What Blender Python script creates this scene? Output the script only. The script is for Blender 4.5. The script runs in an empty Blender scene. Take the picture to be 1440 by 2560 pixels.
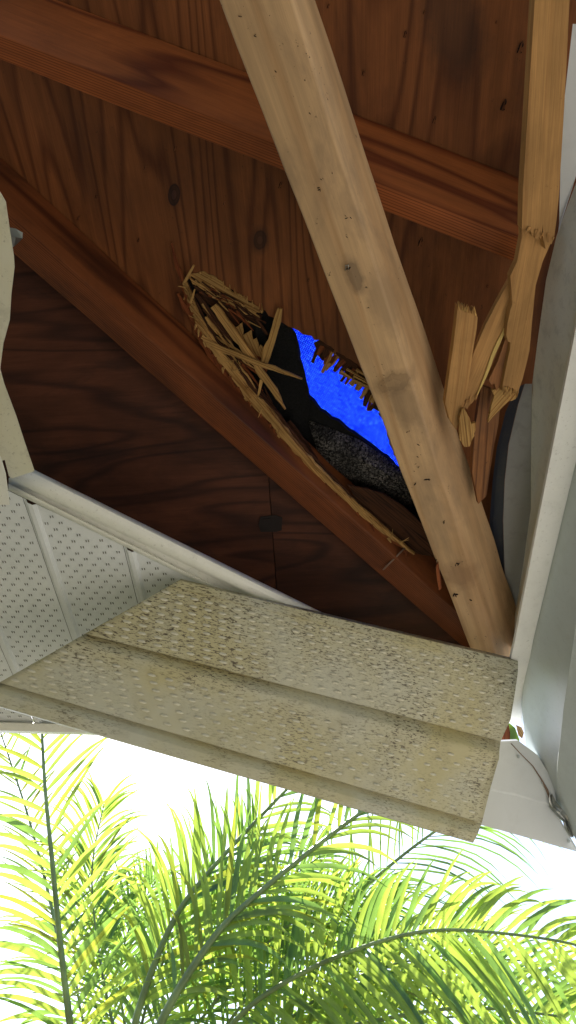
import bpy, bmesh, math, random
from mathutils import Vector, Matrix, noise
from mathutils.geometry import tessellate_polygon
random.seed(7)
R = math.radians
S = bpy.context.scene
COL = S.collection

# ------------------------------------------------------------------ camera, sky, sun, exposure
PITCH, F, CAMZ = R(50), 1900.0, 1.6
cam_d = bpy.data.cameras.new('camera')
cam = bpy.data.objects.new('camera', cam_d); COL.objects.link(cam)
cam.location = (0, 0, CAMZ); cam.rotation_euler = (R(90) + PITCH, 0, 0)
cam_d.sensor_fit = 'VERTICAL'; cam_d.sensor_height = 36; cam_d.lens = 36 * F / 2560
cam_d.clip_start = .05; cam_d.clip_end = 3000
S.camera = cam

SUN_AZ, SUN_EL = R(-24), R(52)          # measured from straight ahead, clockwise
w = bpy.data.worlds.new('World'); S.world = w; w.use_nodes = True
wn = w.node_tree.nodes
sky = wn.new('ShaderNodeTexSky'); sky.sky_type = 'NISHITA'; sky.sun_disc = False
sky.sun_elevation = SUN_EL; sky.sun_rotation = SUN_AZ; sky.air_density = 1.0; sky.dust_density = 2.0
wn['Background'].inputs['Strength'].default_value = .15
w.node_tree.links.new(sky.outputs[0], wn['Background'].inputs['Color'])
sun_d = bpy.data.lights.new('sun', 'SUN'); sun_d.energy = 5; sun_d.angle = R(.5); sun_d.color = (1, .95, .86)
sun = bpy.data.objects.new('sun', sun_d); COL.objects.link(sun)
sdir = Vector((math.sin(SUN_AZ) * math.cos(SUN_EL), math.cos(SUN_AZ) * math.cos(SUN_EL), math.sin(SUN_EL)))
sun.rotation_euler = sdir.to_track_quat('Z', 'Y').to_euler()
S.view_settings.view_transform = 'Standard'; S.view_settings.look = 'None'
S.view_settings.exposure = 1.2; S.view_settings.gamma = 1
S.view_settings.use_curve_mapping = False
S.cycles.max_bounces = 10; S.cycles.diffuse_bounces = 6; S.cycles.transmission_bounces = 8

# ------------------------------------------------------------------ from a point in the photograph to a place
O = Vector((0, 0, CAMZ))
def ray(x, y):
    u, v = x - 720, 1280 - y
    return Vector((u, F * math.cos(PITCH) - v * math.sin(PITCH), F * math.sin(PITCH) + v * math.cos(PITCH)))
def hit(x, y, p0, n):
    r = ray(x, y); return O + r * ((p0 - O).dot(n) / r.dot(n))
def at_z(x, y, z): return hit(x, y, Vector((0, 0, CAMZ + z)), Vector((0, 0, 1)))       # height above the lens
def at_f(x, y, f): return hit(x, y, Vector((0, f, 0)), Vector((0, 1, 0)))              # distance straight ahead
def plane_of(a, b, c):
    n = (b - a).cross(c - a).normalized()
    if n.z > 0: n = -n                     # faces down, towards the viewer
    return a, n
# the two roof slopes and the hip between them
SL, AZ, ZE = 1 / 3, R(3.5), CAMZ + 1.58
nA = Vector((-math.cos(AZ), math.sin(AZ), 0)); nB = Vector((-math.sin(AZ), -math.cos(AZ), 0))
aA = Vector((math.sin(AZ), math.cos(AZ), 0))
CORNER = Vector((.703, 1.869, ZE))
upA = (nA + Vector((0, 0, SL))).normalized(); upB = (nB + Vector((0, 0, SL))).normalized()
NA = aA.cross(upA).normalized();  NA = NA if NA.z > 0 else -NA      # out of the roof
NB = nA.cross(upB).normalized();  NB = NB if NB.z > 0 else -NB
def onA(x, y, h=0): return hit(x, y, CORNER + NA * h, NA)
def onB(x, y, h=0): return hit(x, y, CORNER + NB * h, NB)

# ------------------------------------------------------------------ materials
def lin(r, g, b): return tuple(((c / 255) / 12.92 if c / 255 <= .04045 else ((c / 255 + .055) / 1.055) ** 2.4) for c in (r, g, b)) + (1,)
class NT:
    def __init__(s, name):
        s.m = bpy.data.materials.new(name); s.m.use_nodes = True
        s.t = s.m.node_tree; s.n = s.t.nodes; s.b = s.n['Principled BSDF']; s.out = s.n['Material Output']
    def add(s, typ, **kw):
        n = s.n.new('ShaderNode' + typ)
        for k, v in kw.items():
            if k in n.inputs.keys() if hasattr(n.inputs, 'keys') else False: s.set(n.inputs[k], v)
            else: setattr(n, k, v)
        return n
    def set(s, sock, v):
        if isinstance(v, bpy.types.NodeSocket): s.t.links.new(v, sock)
        else: sock.default_value = v
    def L(s, a, b): s.t.links.new(a, b)
    def obj(s, scale=(1, 1, 1), loc=None, rnd=True):
        tc = s.add('TexCoord'); mp = s.add('Mapping'); s.L(tc.outputs['Object'], mp.inputs['Vector'])
        mp.inputs['Scale'].default_value = scale
        if loc: mp.inputs['Location'].default_value = loc
        if not rnd: return mp.outputs[0]
        oi = s.add('ObjectInfo'); ad = s.add('VectorMath', operation='MULTIPLY_ADD')
        cb = s.add('CombineXYZ')
        for i in range(3): s.L(oi.outputs['Random'], cb.inputs[i])
        s.L(cb.outputs[0], ad.inputs[0]); ad.inputs[1].default_value = (17, 9, 5); s.L(mp.outputs[0], ad.inputs[2])
        return ad.outputs[0]
    def noise(s, vec, scale, detail=4, rough=.55, dist=0):
        n = s.add('TexNoise'); s.L(vec, n.inputs['Vector'])
        n.inputs['Scale'].default_value = scale; n.inputs['Detail'].default_value = detail
        n.inputs['Roughness'].default_value = rough; n.inputs['Distortion'].default_value = dist
        return n.outputs[0]
    def ramp(s, fac, stops, interp='LINEAR'):
        r = s.add('ValToRGB'); s.L(fac, r.inputs[0]); r.color_ramp.interpolation = interp
        el = r.color_ramp.elements
        while len(el) < len(stops): el.new(.5)
        for e, (p, c) in zip(el, stops):
            e.position = p; e.color = c if len(c) == 4 else (*c, 1)
        return r.outputs[0]
    def mix(s, fac, a, b, mode='MIX'):
        m = s.add('MixRGB'); m.blend_type = mode
        s.set(m.inputs[0], fac); s.set(m.inputs[1], a); s.set(m.inputs[2], b)
        return m.outputs[0]
    def math(s, op, a, b=0, clamp=False):
        m = s.add('Math'); m.operation = op; m.use_clamp = clamp
        s.set(m.inputs[0], a); s.set(m.inputs[1], b); return m.outputs[0]
    def bump(s, h, strength=.3, dist=.002):
        b = s.add('Bump'); b.inputs['Strength'].default_value = strength; b.inputs['Distance'].default_value = dist
        s.L(h, b.inputs['Height']); s.L(b.outputs[0], s.b.inputs['Normal'])
    def fin(s, col, rough=.7, spec=.3, metal=0):
        s.set(s.b.inputs['Base Color'], col); s.set(s.b.inputs['Roughness'], rough)
        s.b.inputs['Specular IOR Level'].default_value = spec; s.b.inputs['Metallic'].default_value = metal
        return s.m
G = lambda v: (v, v, v, 1)

def wood(name, early, late, ring=9, contour=3.0, stretch=.10, lines=0, stain=None, stain_amt=.5, specks=0, rough=.72, streak=.35, contrast=1, blotch=(.62, 1.12), bscale=4, face=False):
    """grain runs along the piece's own x: growth rings are contours of a stretched noise, so they close into cathedral arches"""
    t = NT(name)
    v = t.obj((stretch, 1, 1))
    n = t.noise(v, contour, 2.5, .5, .15)
    sep = t.add('SeparateXYZ'); t.L(v, sep.inputs[0])
    ln = t.math('MULTIPLY', sep.outputs[1], lines)
    if face:                               # edge grain on the narrow face only
        tc = t.add('TexCoord'); sn = t.add('SeparateXYZ'); t.L(tc.outputs['Normal'], sn.inputs[0])
        ln = t.math('MULTIPLY', ln, t.math('GREATER_THAN', t.math('ABSOLUTE', sn.outputs[2]), .88))
    ph = t.math('ADD', t.math('MULTIPLY', n, ring), ln)
    wv = t.math('FRACT', ph, 0)
    mixc = lambda k: tuple((1 - k) * a + k * b for a, b in zip(early, late))
    g = t.ramp(wv, [(0, mixc(.12 * contrast)), (.55, mixc(.2 * contrast)), (.78, mixc(1.0 * contrast)), (.86, mixc(.85 * contrast)), (1, mixc(.12 * contrast))])
    fine = t.noise(t.obj((.02, 1, 1)), 480, 3, .6)
    c = t.mix(streak, g, t.ramp(fine, [(.3, G(.35)), (.7, G(1.0))]), 'MULTIPLY')
    mid = t.noise(t.obj((.05, 1, 1)), 55, 3, .6)
    c = t.mix(.5, c, t.ramp(mid, [(.3, G(.6)), (.7, G(1.1))]), 'MULTIPLY')
    bl = t.noise(t.obj((.45, 1, 1)), bscale, 5, .62, .3)
    c = t.mix(1, c, t.ramp(bl, [(.3, G(blotch[0])), (.72, G(blotch[1]))]), 'MULTIPLY')
    if stain:
        c = t.mix(t.ramp(t.noise(t.obj((.35, 1, 1)), 8, 6, .68, .5), [(.5, G(0)), (.72, G(stain_amt))]), c, stain)
    if specks:
        sp = t.noise(t.obj((.8, 1, 1)), 95, 3, .7)
        ms = t.noise(t.obj(), 11, 2)
        f = t.math('MULTIPLY', t.ramp(sp, [(.66, G(0)), (.71, G(1))]), t.ramp(ms, [(.45, G(0)), (.6, G(specks))]))
        c = t.mix(f, c, lin(45, 34, 26))
    t.bump(t.math('ADD', t.math('MULTIPLY', wv, .25), t.math('MULTIPLY', fine, .75)), .3, .001)
    return t.fin(c, rough, .25)

M = {}
M['ply'] = wood('red_brown_plywood', lin(160, 98, 57), lin(106, 58, 33), ring=26, contour=3.0, stretch=.085, stain=lin(66, 40, 30), stain_amt=.55, specks=.5, rough=.6, streak=.4, contrast=.85, blotch=(.55, 1.15))
M['ply_dark'] = wood('aged_shaded_plywood', lin(104, 60, 40), lin(54, 30, 23), ring=16, contour=3.0, stretch=.14, stain=lin(34, 22, 20), stain_amt=.8, rough=.6, streak=.4, contrast=.8, blotch=(.45, 1.2), bscale=5)  # aged wood tone, darkened further for the shade of the corner
M['rafter'] = wood('old_rafter_wood', lin(186, 106, 56), lin(120, 56, 28), ring=7, contour=7, stretch=.07, lines=190, face=True, rough=.5, stain=lin(70, 40, 28), stain_amt=.4)
M['hip'] = wood('dark_hip_wood', lin(150, 86, 48), lin(92, 46, 27), ring=7, contour=7, stretch=.07, lines=190, face=True, rough=.5, stain=lin(44, 28, 22), stain_amt=.6)
M['pale'] = wood('pale_lumber', lin(214, 177, 136), lin(190, 148, 106), ring=4, contour=9, stretch=.04, lines=10, stain=lin(134, 112, 92), stain_amt=.7, specks=1.0, rough=.5, streak=.16, contrast=.7, blotch=(.78, 1.06))
M['board'] = wood('split_board_wood', lin(206, 156, 98), lin(166, 112, 62), ring=4, contour=16, stretch=.02, lines=14, specks=.3, streak=.45, contrast=.4, blotch=(.6, 1.1), bscale=9)
M['board_dark'] = wood('brown_shaded_board', lin(166, 112, 70), lin(116, 70, 40), ring=5, contour=26, stretch=.02, lines=50, stain=lin(70, 56, 48), stain_amt=.6, specks=.6, streak=.5)  # brown board wood with the shade of inner layers put into its colour
M['splinter'] = wood('fresh_torn_wood', lin(232, 184, 114), lin(170, 118, 64), ring=5, contour=40, stretch=.025, lines=80, specks=.4, streak=.75, rough=.8, bscale=14)
M['fresh'] = wood('fresh_yellow_wood', lin(244, 210, 130), lin(226, 180, 96), ring=4, contour=20, stretch=.02, streak=.3, contrast=.5)
M['splinter_red'] = wood('torn_face_veneer', lin(166, 92, 50), lin(116, 56, 32), ring=5, contour=40, stretch=.03, lines=80, specks=.4, streak=.7, rough=.8, bscale=14)
M['splinter_dark'] = wood('rotten_torn_wood', lin(106, 66, 42), lin(58, 36, 26), ring=5, contour=40, stretch=.04, lines=80, stain=lin(22, 18, 16), stain_amt=.9, specks=.8, streak=.8, rough=.9, bscale=14)

def painted(name, col, dirt=.0, dcol=lin(92, 84, 66), speck=0., stretch=(1, 1, 1), rough=.42, tint=None, tint_amt=.3, sscale=120, sth=.60):
    t = NT(name)
    c = t.mix(.5, col, t.ramp(t.noise(t.obj(), 7, 4), [(.3, G(.86)), (.7, G(1.0))]), 'MULTIPLY')
    if tint: c = t.mix(t.ramp(t.noise(t.obj(), 4.5, 3), [(.4, G(0)), (.68, G(tint_amt))]), c, tint)
    if dirt: c = t.mix(t.ramp(t.noise(t.obj(), 22, 6, .7), [(.52, G(0)), (.75, G(dirt))]), c, dcol)
    if speck:
        f = t.ramp(t.noise(t.obj(stretch), sscale, 4, .72), [(sth, G(0)), (sth + .06, G(.85))])
        ms = t.ramp(t.noise(t.obj(stretch), 7, 4, .6), [(.40, G(.15)), (.60, G(speck))])
        c = t.mix(t.math('MULTIPLY', f, ms), c, dcol)
    t.bump(t.noise(t.obj(), 30, 3), .12, .002)
    return t.fin(c, rough, .45)
M['white'] = painted('white_aluminium', lin(236, 236, 230), dirt=.12, speck=.35)
M['white_clean'] = painted('white_soffit_paint', lin(226, 230, 234), dirt=.08)
M['cream'] = painted('yellowed_aluminium', lin(222, 220, 204), dirt=.3, tint=lin(206, 200, 160), tint_amt=.4, speck=.4)
M['lip'] = painted('bright_white_lip', lin(248, 248, 246), dirt=.10, speck=.25)
M['gutter'] = painted('pale_grey_gutter_paint', lin(200, 207, 208), dirt=.1, speck=.15)
def dirty_panel():
    t = NT('dirty_soffit_paint'); v = t.obj(rnd=False)
    c = t.mix(t.ramp(t.noise(v, 3.2, 4, .55, .4), [(.38, G(0)), (.62, G(.75))]), lin(192, 190, 171), lin(186, 175, 124))
    c = t.mix(t.ramp(t.noise(v, 9, 6, .7), [(.5, G(0)), (.78, G(.45))]), c, lin(140, 128, 100))
    sep = t.add('SeparateXYZ'); t.L(v, sep.inputs[0])
    st = t.obj((.30, 1, 1), rnd=False)
    big = t.ramp(t.noise(t.obj(rnd=False), 4.5, 5, .6, .3), [(.40, G(.06)), (.64, G(1))])
    f1 = t.ramp(t.noise(st, 260, 3, .7), [(.53, G(0)), (.60, G(.95))])
    f2 = t.ramp(t.noise(st, 110, 4, .75), [(.61, G(0)), (.66, G(.75))])
    gr = t.add('MapRange'); t.L(sep.outputs[1], gr.inputs[0]); gr.inputs[1].default_value = -.08; gr.inputs[2].default_value = .16; gr.inputs[3].default_value = -.1; gr.inputs[4].default_value = .45
    f = t.math('MULTIPLY', t.math('MAXIMUM', f1, f2), t.math('ADD', big, gr.outputs[0], True), True)
    c = t.mix(f, c, lin(72, 60, 42))
    t.bump(t.noise(v, 18, 3), .12, .003)
    return t.fin(c, .4, .45)
M['panel'] = dirty_panel()
M['louvre'] = painted('pressed_louvre_paint', lin(216, 212, 192), dirt=.4, dcol=lin(120, 108, 84), rough=.32)
M['fascia'] = painted('fascia_paint_inside', lin(226, 223, 210), dirt=.3, tint=lin(204, 194, 150), tint_amt=.35, speck=.3)
M['taupe'] = painted('shade_grey_metal', lin(158, 158, 160), dirt=.3)  # grey tone stands in for the shadowed part of the fascia metal
M['drip'] = painted('blue_shade_metal', lin(50, 54, 66), dirt=.4, speck=.3)  # blue tarp light and the dark of the gap put into this colour
M['slot'] = NT('dark_slot').fin(lin(112, 110, 104), .9)
def stucco():
    t = NT('cream_stucco'); n = t.noise(t.obj(), 90, 6, .65)
    t.bump(n, .8, .006)
    return t.fin(t.mix(.4, lin(160, 148, 126), t.ramp(n, [(.3, G(.7)), (.7, G(1))]), 'MULTIPLY'), .9)
M['stucco'] = stucco()
def felt():
    t = NT('black_roofing_felt'); n = t.noise(t.obj(), 160, 5, .7); t.bump(n, .8, .003)
    return t.fin(t.ramp(n, [(.35, lin(8, 8, 9)), (.75, lin(30, 29, 31))]), .85)
M['felt'] = felt()
def granule():
    t = NT('shingle_granules'); v = t.add('TexVoronoi'); t.L(t.obj(), v.inputs['Vector']); v.inputs['Scale'].default_value = 260
    big = t.noise(t.obj(), 14, 3)
    c = t.mix(1, t.ramp(v.outputs['Color'], [(.2, lin(16, 15, 17)), (.55, lin(84, 81, 82)), (.9, lin(150, 144, 138))]), t.ramp(big, [(.32, G(.35)), (.62, G(1))]), 'MULTIPLY')
    t.bump(v.outputs['Distance'], .9, .004)
    return t.fin(c, .9)
M['granule'] = granule()
def tarp():
    t = NT('blue_woven_tarp'); v = t.obj(rnd=False)
    ws = []
    for d in ('X', 'Y'):
        wv = t.add('TexWave'); wv.bands_direction = d; t.L(v, wv.inputs['Vector']); wv.inputs['Scale'].default_value = 58; wv.inputs['Distortion'].default_value = 1.2; ws.append(wv.outputs['Fac'])
    weave = t.math('MULTIPLY', ws[0], ws[1])
    n = t.noise(v, 150, 2, .6)
    c = t.mix(t.ramp(t.math('ADD', t.math('MULTIPLY', weave, .35), t.math('MULTIPLY', n, .85)), [(.50, G(0)), (.82, G(1))]), lin(2, 20, 172), lin(56, 112, 244))
    c = t.mix(1, c, t.ramp(t.noise(v, 13, 5, .65, .6), [(.32, G(.6)), (.66, G(1.0))]), 'MULTIPLY')
    tr = t.add('BsdfTranslucent'); t.L(c, tr.inputs['Color'])
    di = t.add('BsdfDiffuse'); t.L(c, di.inputs['Color'])
    mx = t.add('MixShader'); mx.inputs[0].default_value = .25
    t.L(tr.outputs[0], mx.inputs[1]); t.L(di.outputs[0], mx.inputs[2]); t.L(mx.outputs[0], t.out.inputs[0])
    return t.m
M['tarp'] = tarp()
M['steel'] = NT('galvanised_steel').fin(lin(170, 172, 170), .35, .5, .9)
M['dull'] = NT('dull_dark_metal').fin(lin(40, 33, 31), .7, .3, .2)
M['rust'] = NT('dull_nail_steel').fin(lin(140, 116, 100), .5, .5, .5)
def leafmat(name, dif, tra, amt=.6, tipc=None):
    t = NT(name); n = t.noise(t.obj(), 6, 3)
    oi = t.add('ObjectInfo')
    k = t.ramp(t.math('MULTIPLY_ADD', n, .6) if False else n, [(.3, G(.65)), (.7, G(1.15))])
    cd = t.mix(1, dif, k, 'MULTIPLY'); ct = t.mix(1, tra, k, 'MULTIPLY')
    tr = t.add('BsdfTranslucent'); t.L(ct, tr.inputs['Color'])
    t.b.inputs['Roughness'].default_value = .38; t.L(cd, t.b.inputs['Base Color']); t.b.inputs['Specular IOR Level'].default_value = .5
    mx = t.add('MixShader'); mx.inputs[0].default_value = amt
    t.L(t.b.outputs[0], mx.inputs[1]); t.L(tr.outputs[0], mx.inputs[2]); t.L(mx.outputs[0], t.out.inputs[0])
    return t.m
M['leaf'] = leafmat('palm_leaflet', (.14, .19, .08, 1), (.50, .68, .09, 1), .6)
M['leaf2'] = leafmat('palm_leaflet_deep', (.09, .16, .09, 1), (.28, .48, .08, 1), .52)
M['leaf3'] = leafmat('palm_leaflet_yellowing', (.12, .14, .04, 1), (.48, .55, .06, 1), .6)
M['rachis'] = leafmat('palm_leaf_stalk', (.27, .36, .15, 1), (.36, .46, .16, 1), .35)
def trunkm():
    t = NT('palm_trunk'); wv = t.add('TexWave'); wv.bands_direction = 'Z'; t.L(t.obj(), wv.inputs['Vector']); wv.inputs['Scale'].default_value = 5; wv.inputs['Distortion'].default_value = 2
    n = t.noise(t.obj((1, 1, .2)), 40, 4)
    t.bump(wv.outputs['Fac'], .6, .01)
    return t.fin(t.mix(.6, t.ramp(wv.outputs['Fac'], [(0, lin(128, 118, 98)), (1, lin(186, 172, 146))]), t.ramp(n, [(.3, G(.6)), (.7, G(1))]), 'MULTIPLY'), .9)
M['trunk'] = trunkm()
def groundm():
    t = NT('pale_bounce_slab'); n = t.noise(t.obj(), 3, 8, .6); n2 = t.noise(t.obj(), 90, 3)
    t.bump(n2, .5, .004)
    return t.fin(t.mix(.5, t.ramp(n, [(.3, lin(176, 168, 152)), (.7, lin(204, 196, 180))]), t.ramp(n2, [(.3, G(.7)), (.7, G(1))]), 'MULTIPLY'), .9)
M['slab_bounce'] = groundm()
def lawnm():
    t = NT('dark_soil_and_grass'); n = t.noise(t.obj(), 2, 8, .65); n2 = t.noise(t.obj(), 60, 4)
    t.bump(n2, .8, .02)
    return t.fin(t.mix(.6, t.ramp(n, [(.3, lin(54, 60, 38)), (.7, lin(76, 73, 52))]), t.ramp(n2, [(.3, G(.6)), (.7, G(1))]), 'MULTIPLY'), .95)
M['ground'] = lawnm()
M['hedge'] = M['leaf2']

# ------------------------------------------------------------------ mesh helpers
def frame(origin, x, n):
    x = x.normalized(); z = n - x * n.dot(x); z.normalize(); y = z.cross(x)
    m = Matrix((x, y, z)).transposed().to_4x4(); m.translation = origin
    return m
def link(name, me, mat, fr=None, parent=None, smooth=False):
    me.materials.append(mat) if mat else None
    if smooth:
        for p in me.polygons: p.use_smooth = True
    o = bpy.data.objects.new(name, me); COL.objects.link(o)
    if fr is not None: o.matrix_basis = fr
    if parent is not None:
        o.parent = parent; o.matrix_parent_inverse = PW[parent.name].inverted()
        PW[o.name] = fr.copy() if fr is not None else Matrix()
    else: PW[o.name] = fr.copy() if fr is not None else Matrix()
    return o
PW = {}
def mesh(name, verts, faces, mat, fr=None, parent=None, smooth=False, fix=True):
    """verts in world space; stored in the piece's own frame so that the grain follows it"""
    fr = fr or Matrix()
    inv = fr.inverted()
    me = bpy.data.meshes.new(name); me.from_pydata([inv @ v for v in verts], [], faces); me.update()
    if fix:
        bm = bmesh.new(); bm.from_mesh(me); bmesh.ops.recalc_face_normals(bm, faces=bm.faces); bm.to_mesh(me); bm.free()
    return link(name, me, mat, fr, parent, smooth)
def tag(o, label, cat, group=None, kind=None):
    if label: o['label'] = label
    if cat: o['category'] = cat
    if group: o['group'] = group
    if kind: o['kind'] = kind
    return o
def empty(name, loc):
    o = bpy.data.objects.new(name, None); COL.objects.link(o); o.location = loc; o.empty_display_size = .05
    PW[o.name] = Matrix.Translation(loc); return o

def slab(name, front, back, mat, fr=None, parent=None, holes=None, hback=None):
    """a sheet of any outline: front and back outlines correspond point by point"""
    loops = [front] + (holes or []); bl = [back] + (hback or [])
    fv = [p for l in loops for p in l]; bv = [p for l in bl for p in l]
    tris = tessellate_polygon([[fr_flat(p, fr) for p in l] for l in loops])
    n = len(fv); faces = [tuple(t) for t in tris] + [tuple(reversed([i + n for i in t])) for t in tris]
    k = 0
    for l in loops:
        m = len(l)
        for i in range(m):
            a, b = k + i, k + (i + 1) % m
            faces.append((a, b, b + n, a + n))
        k += m
    return mesh(name, fv + bv, faces, mat, fr, parent)
def fr_flat(p, fr):
    q = fr.inverted() @ p; return Vector((q.x, q.y, 0))

def jag(pts, step=14, amp=6, closed=False, seed=1, bite=.5):
    """roughen a pixel polyline into splintery teeth"""
    rd = random.Random(seed); out = []
    n = len(pts); segs = n if closed else n - 1
    for i in range(segs):
        a, b = Vector(pts[i]), Vector(pts[(i + 1) % n]); d = b - a; L = d.length; pr = Vector((-d.y, d.x)) / max(L, 1e-6)
        k = max(1, int(L / step)); out.append(tuple(a))
        for j in range(1, k):
            t = (j + rd.uniform(-.35, .35)) / k
            out.append(tuple(a + d * t + pr * rd.uniform(-amp, amp * bite)))
    if not closed: out.append(tuple(pts[-1]))
    return out

def px_slab(name, pts, fn, thick, mat, grain, parent=None, tv=None):
    """outline in the photograph laid on the surface fn; thick = how far it reaches behind"""
    f = [fn(x, y) for x, y in pts]
    g0, g1 = fn(*grain[0]), fn(*grain[1]); x = (g1 - g0).normalized()
    c = sum(f, Vector()) / len(f)
    n = Vector()
    for i in range(len(f)): n += (f[i] - c).cross(f[(i + 1) % len(f)] - c)
    n.normalize()
    if n.dot(O - c) < 0: n = -n
    b = [p - (tv or n) * thick for p in f]
    return slab(name, f, b, mat, frame(c, x, n), parent)

def splinter(name, pts, wid, fn, thick, mat, parent=None, seed=0):
    """a tapering, slightly ragged sliver along a pixel polyline (x, y[, lift])"""
    rd = random.Random(seed); P = []
    pp = [Vector(p[:2]) for p in pts]
    dense = []
    for i in range(len(pp) - 1):
        k = max(2, int((pp[i + 1] - pp[i]).length / 16))
        for j in range(k): dense.append((pp[i].lerp(pp[i + 1], j / k), i + j / k))
    dense.append((pp[-1], len(pp) - 1))
    lifts = [p[2] if len(p) > 2 else 0 for p in pts]
    def interp(a, t):
        i = min(int(t), len(a) - 2); return a[i] + (a[i + 1] - a[i]) * (t - i)
    L, Rr = [], []
    for i, (p, t) in enumerate(dense):
        q0 = dense[max(0, i - 1)][0]; q1 = dense[min(len(dense) - 1, i + 1)][0]; d = (q1 - q0).normalized(); pr = Vector((-d.y, d.x))
        wv = interp(wid, t) * .5; h = interp(lifts, t)
        L.append(fn(*(p + pr * wv * rd.uniform(.75, 1.25)), h)); Rr.append(fn(*(p - pr * wv * rd.uniform(.75, 1.25)), h))
    n = len(L); ax = (L[-1] - L[0]).normalized()
    nn = (Rr[n // 2] - L[n // 2]).cross(ax).normalized()
    if nn.dot(O - L[0]) < 0: nn = -nn
    v = L + Rr + [a - nn * thick for a in L] + [a - nn * thick for a in Rr]; f = []
    for i in range(n - 1):
        f += [(i, i + 1, n + i + 1, n + i), (2 * n + i, 3 * n + i, 3 * n + i + 1, 2 * n + i + 1), (i, 2 * n + i, 2 * n + i + 1, i + 1), (n + i, n + i + 1, 3 * n + i + 1, 3 * n + i)]
    f += [(0, n, 3 * n, 2 * n), (n - 1, 3 * n - 1, 4 * n - 1, 2 * n - 1)]
    return mesh(name, v, f, mat, frame(L[n // 2], ax, nn), parent)

def prism(name, e0, e1, e2, mat, parent=None, bev=.003, wob=.0015, seg=24, ends=None):
    """timber from three of its long edges (each two points); the fourth follows"""
    e3 = [e0[i] + e2[i] - e1[i] for i in (0, 1)]
    E = [e0, e1, e2, e3]
    ax = (e1[1] - e1[0]).normalized(); nn = -((e0[0] - e1[0]).cross(ax)); 
    if nn.dot(O - e1[0]) < 0: nn = -nn
    fr = frame((e0[0] + e2[0]) / 2, ax, nn)
    v = []; f = []
    for k in range(seg + 1):
        t = k / seg
        for j, e in enumerate(E):
            p = e[0].lerp(e[1], t); q = p * 6 + Vector((j * 7.3, 0, 0))
            v.append(p + noise.noise_vector(q) * wob)
    for k in range(seg):
        for j in range(4):
            a, b = k * 4 + j, k * 4 + (j + 1) % 4; f.append((a, b, b + 4, a + 4))
    f += [(0, 1, 2, 3), tuple(seg * 4 + j for j in (3, 2, 1, 0))]
    inv = fr.inverted()
    me = bpy.data.meshes.new(name); bm = bmesh.new()
    vs = [bm.verts.new(inv @ p) for p in v]
    for q in f: bm.faces.new([vs[i] for i in q])
    bmesh.ops.recalc_face_normals(bm, faces=bm.faces)
    if bev:
        ed = [e for e in bm.edges if abs((e.verts[0].co - e.verts[1].co).normalized().x) > .9]
        bmesh.ops.bevel(bm, geom=ed, offset=bev, segments=3, affect='EDGES', profile=.5)
    bm.to_mesh(me); bm.free()
    o = link(name, me, mat, fr, parent, True)
    try: me.set_sharp_from_angle(angle=R(50))
    except Exception: pass
    return o

def sheet(name, rows, mat, parent=None, thick=.0012, smooth=False, xdir=None):
    """a bent metal sheet: rows of points, each row the same length"""
    m = len(rows[0]); v = [p for r in rows for p in r]; f = []
    for i in range(len(rows) - 1):
        for j in range(m - 1): f.append((i * m + j, i * m + j + 1, (i + 1) * m + j + 1, (i + 1) * m + j))
    x = xdir or (rows[0][-1] - rows[0][0]); c = rows[len(rows) // 2][m // 2]
    n = x.cross(rows[-1][m // 2] - rows[0][m // 2]).normalized()
    if n.dot(O - c) < 0: n = -n
    fr = frame(c, x, n)
    o = mesh(name, v, f, mat, fr, parent, smooth)
    sm = o.modifiers.new('thickness', 'SOLIDIFY'); sm.thickness = thick; sm.offset = 0
    if smooth:
        try: o.data.set_sharp_from_angle(angle=R(40))
        except Exception: pass
    return o
def line(a, b, n): return [a.lerp(b, i / (n - 1)) for i in range(n)]

# ------------------------------------------------------------------ ground
g = 1500
o = mesh('ground', [Vector((-g, -g, 0)), Vector((g, -g, 0)), Vector((g, g, 0)), Vector((-g, g, 0))], [(0, 1, 2, 3)], M['ground']); tag(o, None, None, kind='structure')

pv = [Vector(p) for p in ((.35, -2.5, .03), (5.0, -2.5, .03), (5.0, 4.0, .03), (.35, 4.0, .03))]
o = slab('bounce_slab', pv, [p - Vector((0, 0, .05)) for p in pv], M['slab_bounce'], Matrix()); tag(o, None, None, kind='structure')  # unseen pale slab added to bounce light up under the eave
# ------------------------------------------------------------------ roof: sheathing, shingles, tarp
T_PLY, T_SH = .012, .012
def planA(u, v, h=0): return CORNER - aA * u + upA * v + NA * h      # u back along the eave, v up the slope
def planB(u, v, h=0): return CORNER + nA * u + upB * v + NB * h
HIPK = math.sqrt(1 + SL * SL)
EA, EB = 3.4, 3.4; VA = 2.6
hole_px_up = jag([(462, 700), (520, 690), (590, 735), (640, 766), (672, 790), (706, 806), (745, 826), (786, 850)], 12, 6, seed=3)
hole_px_rt = jag([(786, 850), (830, 880), (880, 930), (930, 985), (960, 1050), (975, 1110), (1000, 1170), (1060, 1300), (1092, 1392)], 13, 9, seed=4)[1:]
hole_px_lo = jag([(1092, 1392), (1035, 1380), (960, 1318), (900, 1268), (840, 1212), (780, 1158), (721, 1090), (684, 1044), (621, 978), (568, 905), (526, 850), (489, 780), (462, 700)], 16, 5, seed=5)[1:-1]
hole_px = hole_px_up + hole_px_rt + hole_px_lo
G0 = .004
outer = [planA(-.05, -.05), planA(EA, -.05), planA(EA, VA * HIPK), planA(VA, VA * HIPK)]
frA = frame(CORNER, aA, -NA)
hole = [onA(x, y) for x, y in hole_px]
up = lambda l, h: [p + NA * h for p in l]
ply = slab('plywood_sheathing', outer, up(outer, T_PLY), M['ply'], frA, None, [hole], [up(hole, T_PLY)])
tag(ply, 'red-brown plywood roof deck with a splintered hole showing blue tarp', 'plywood', 'plywood roof decks either side of the hip')

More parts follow.
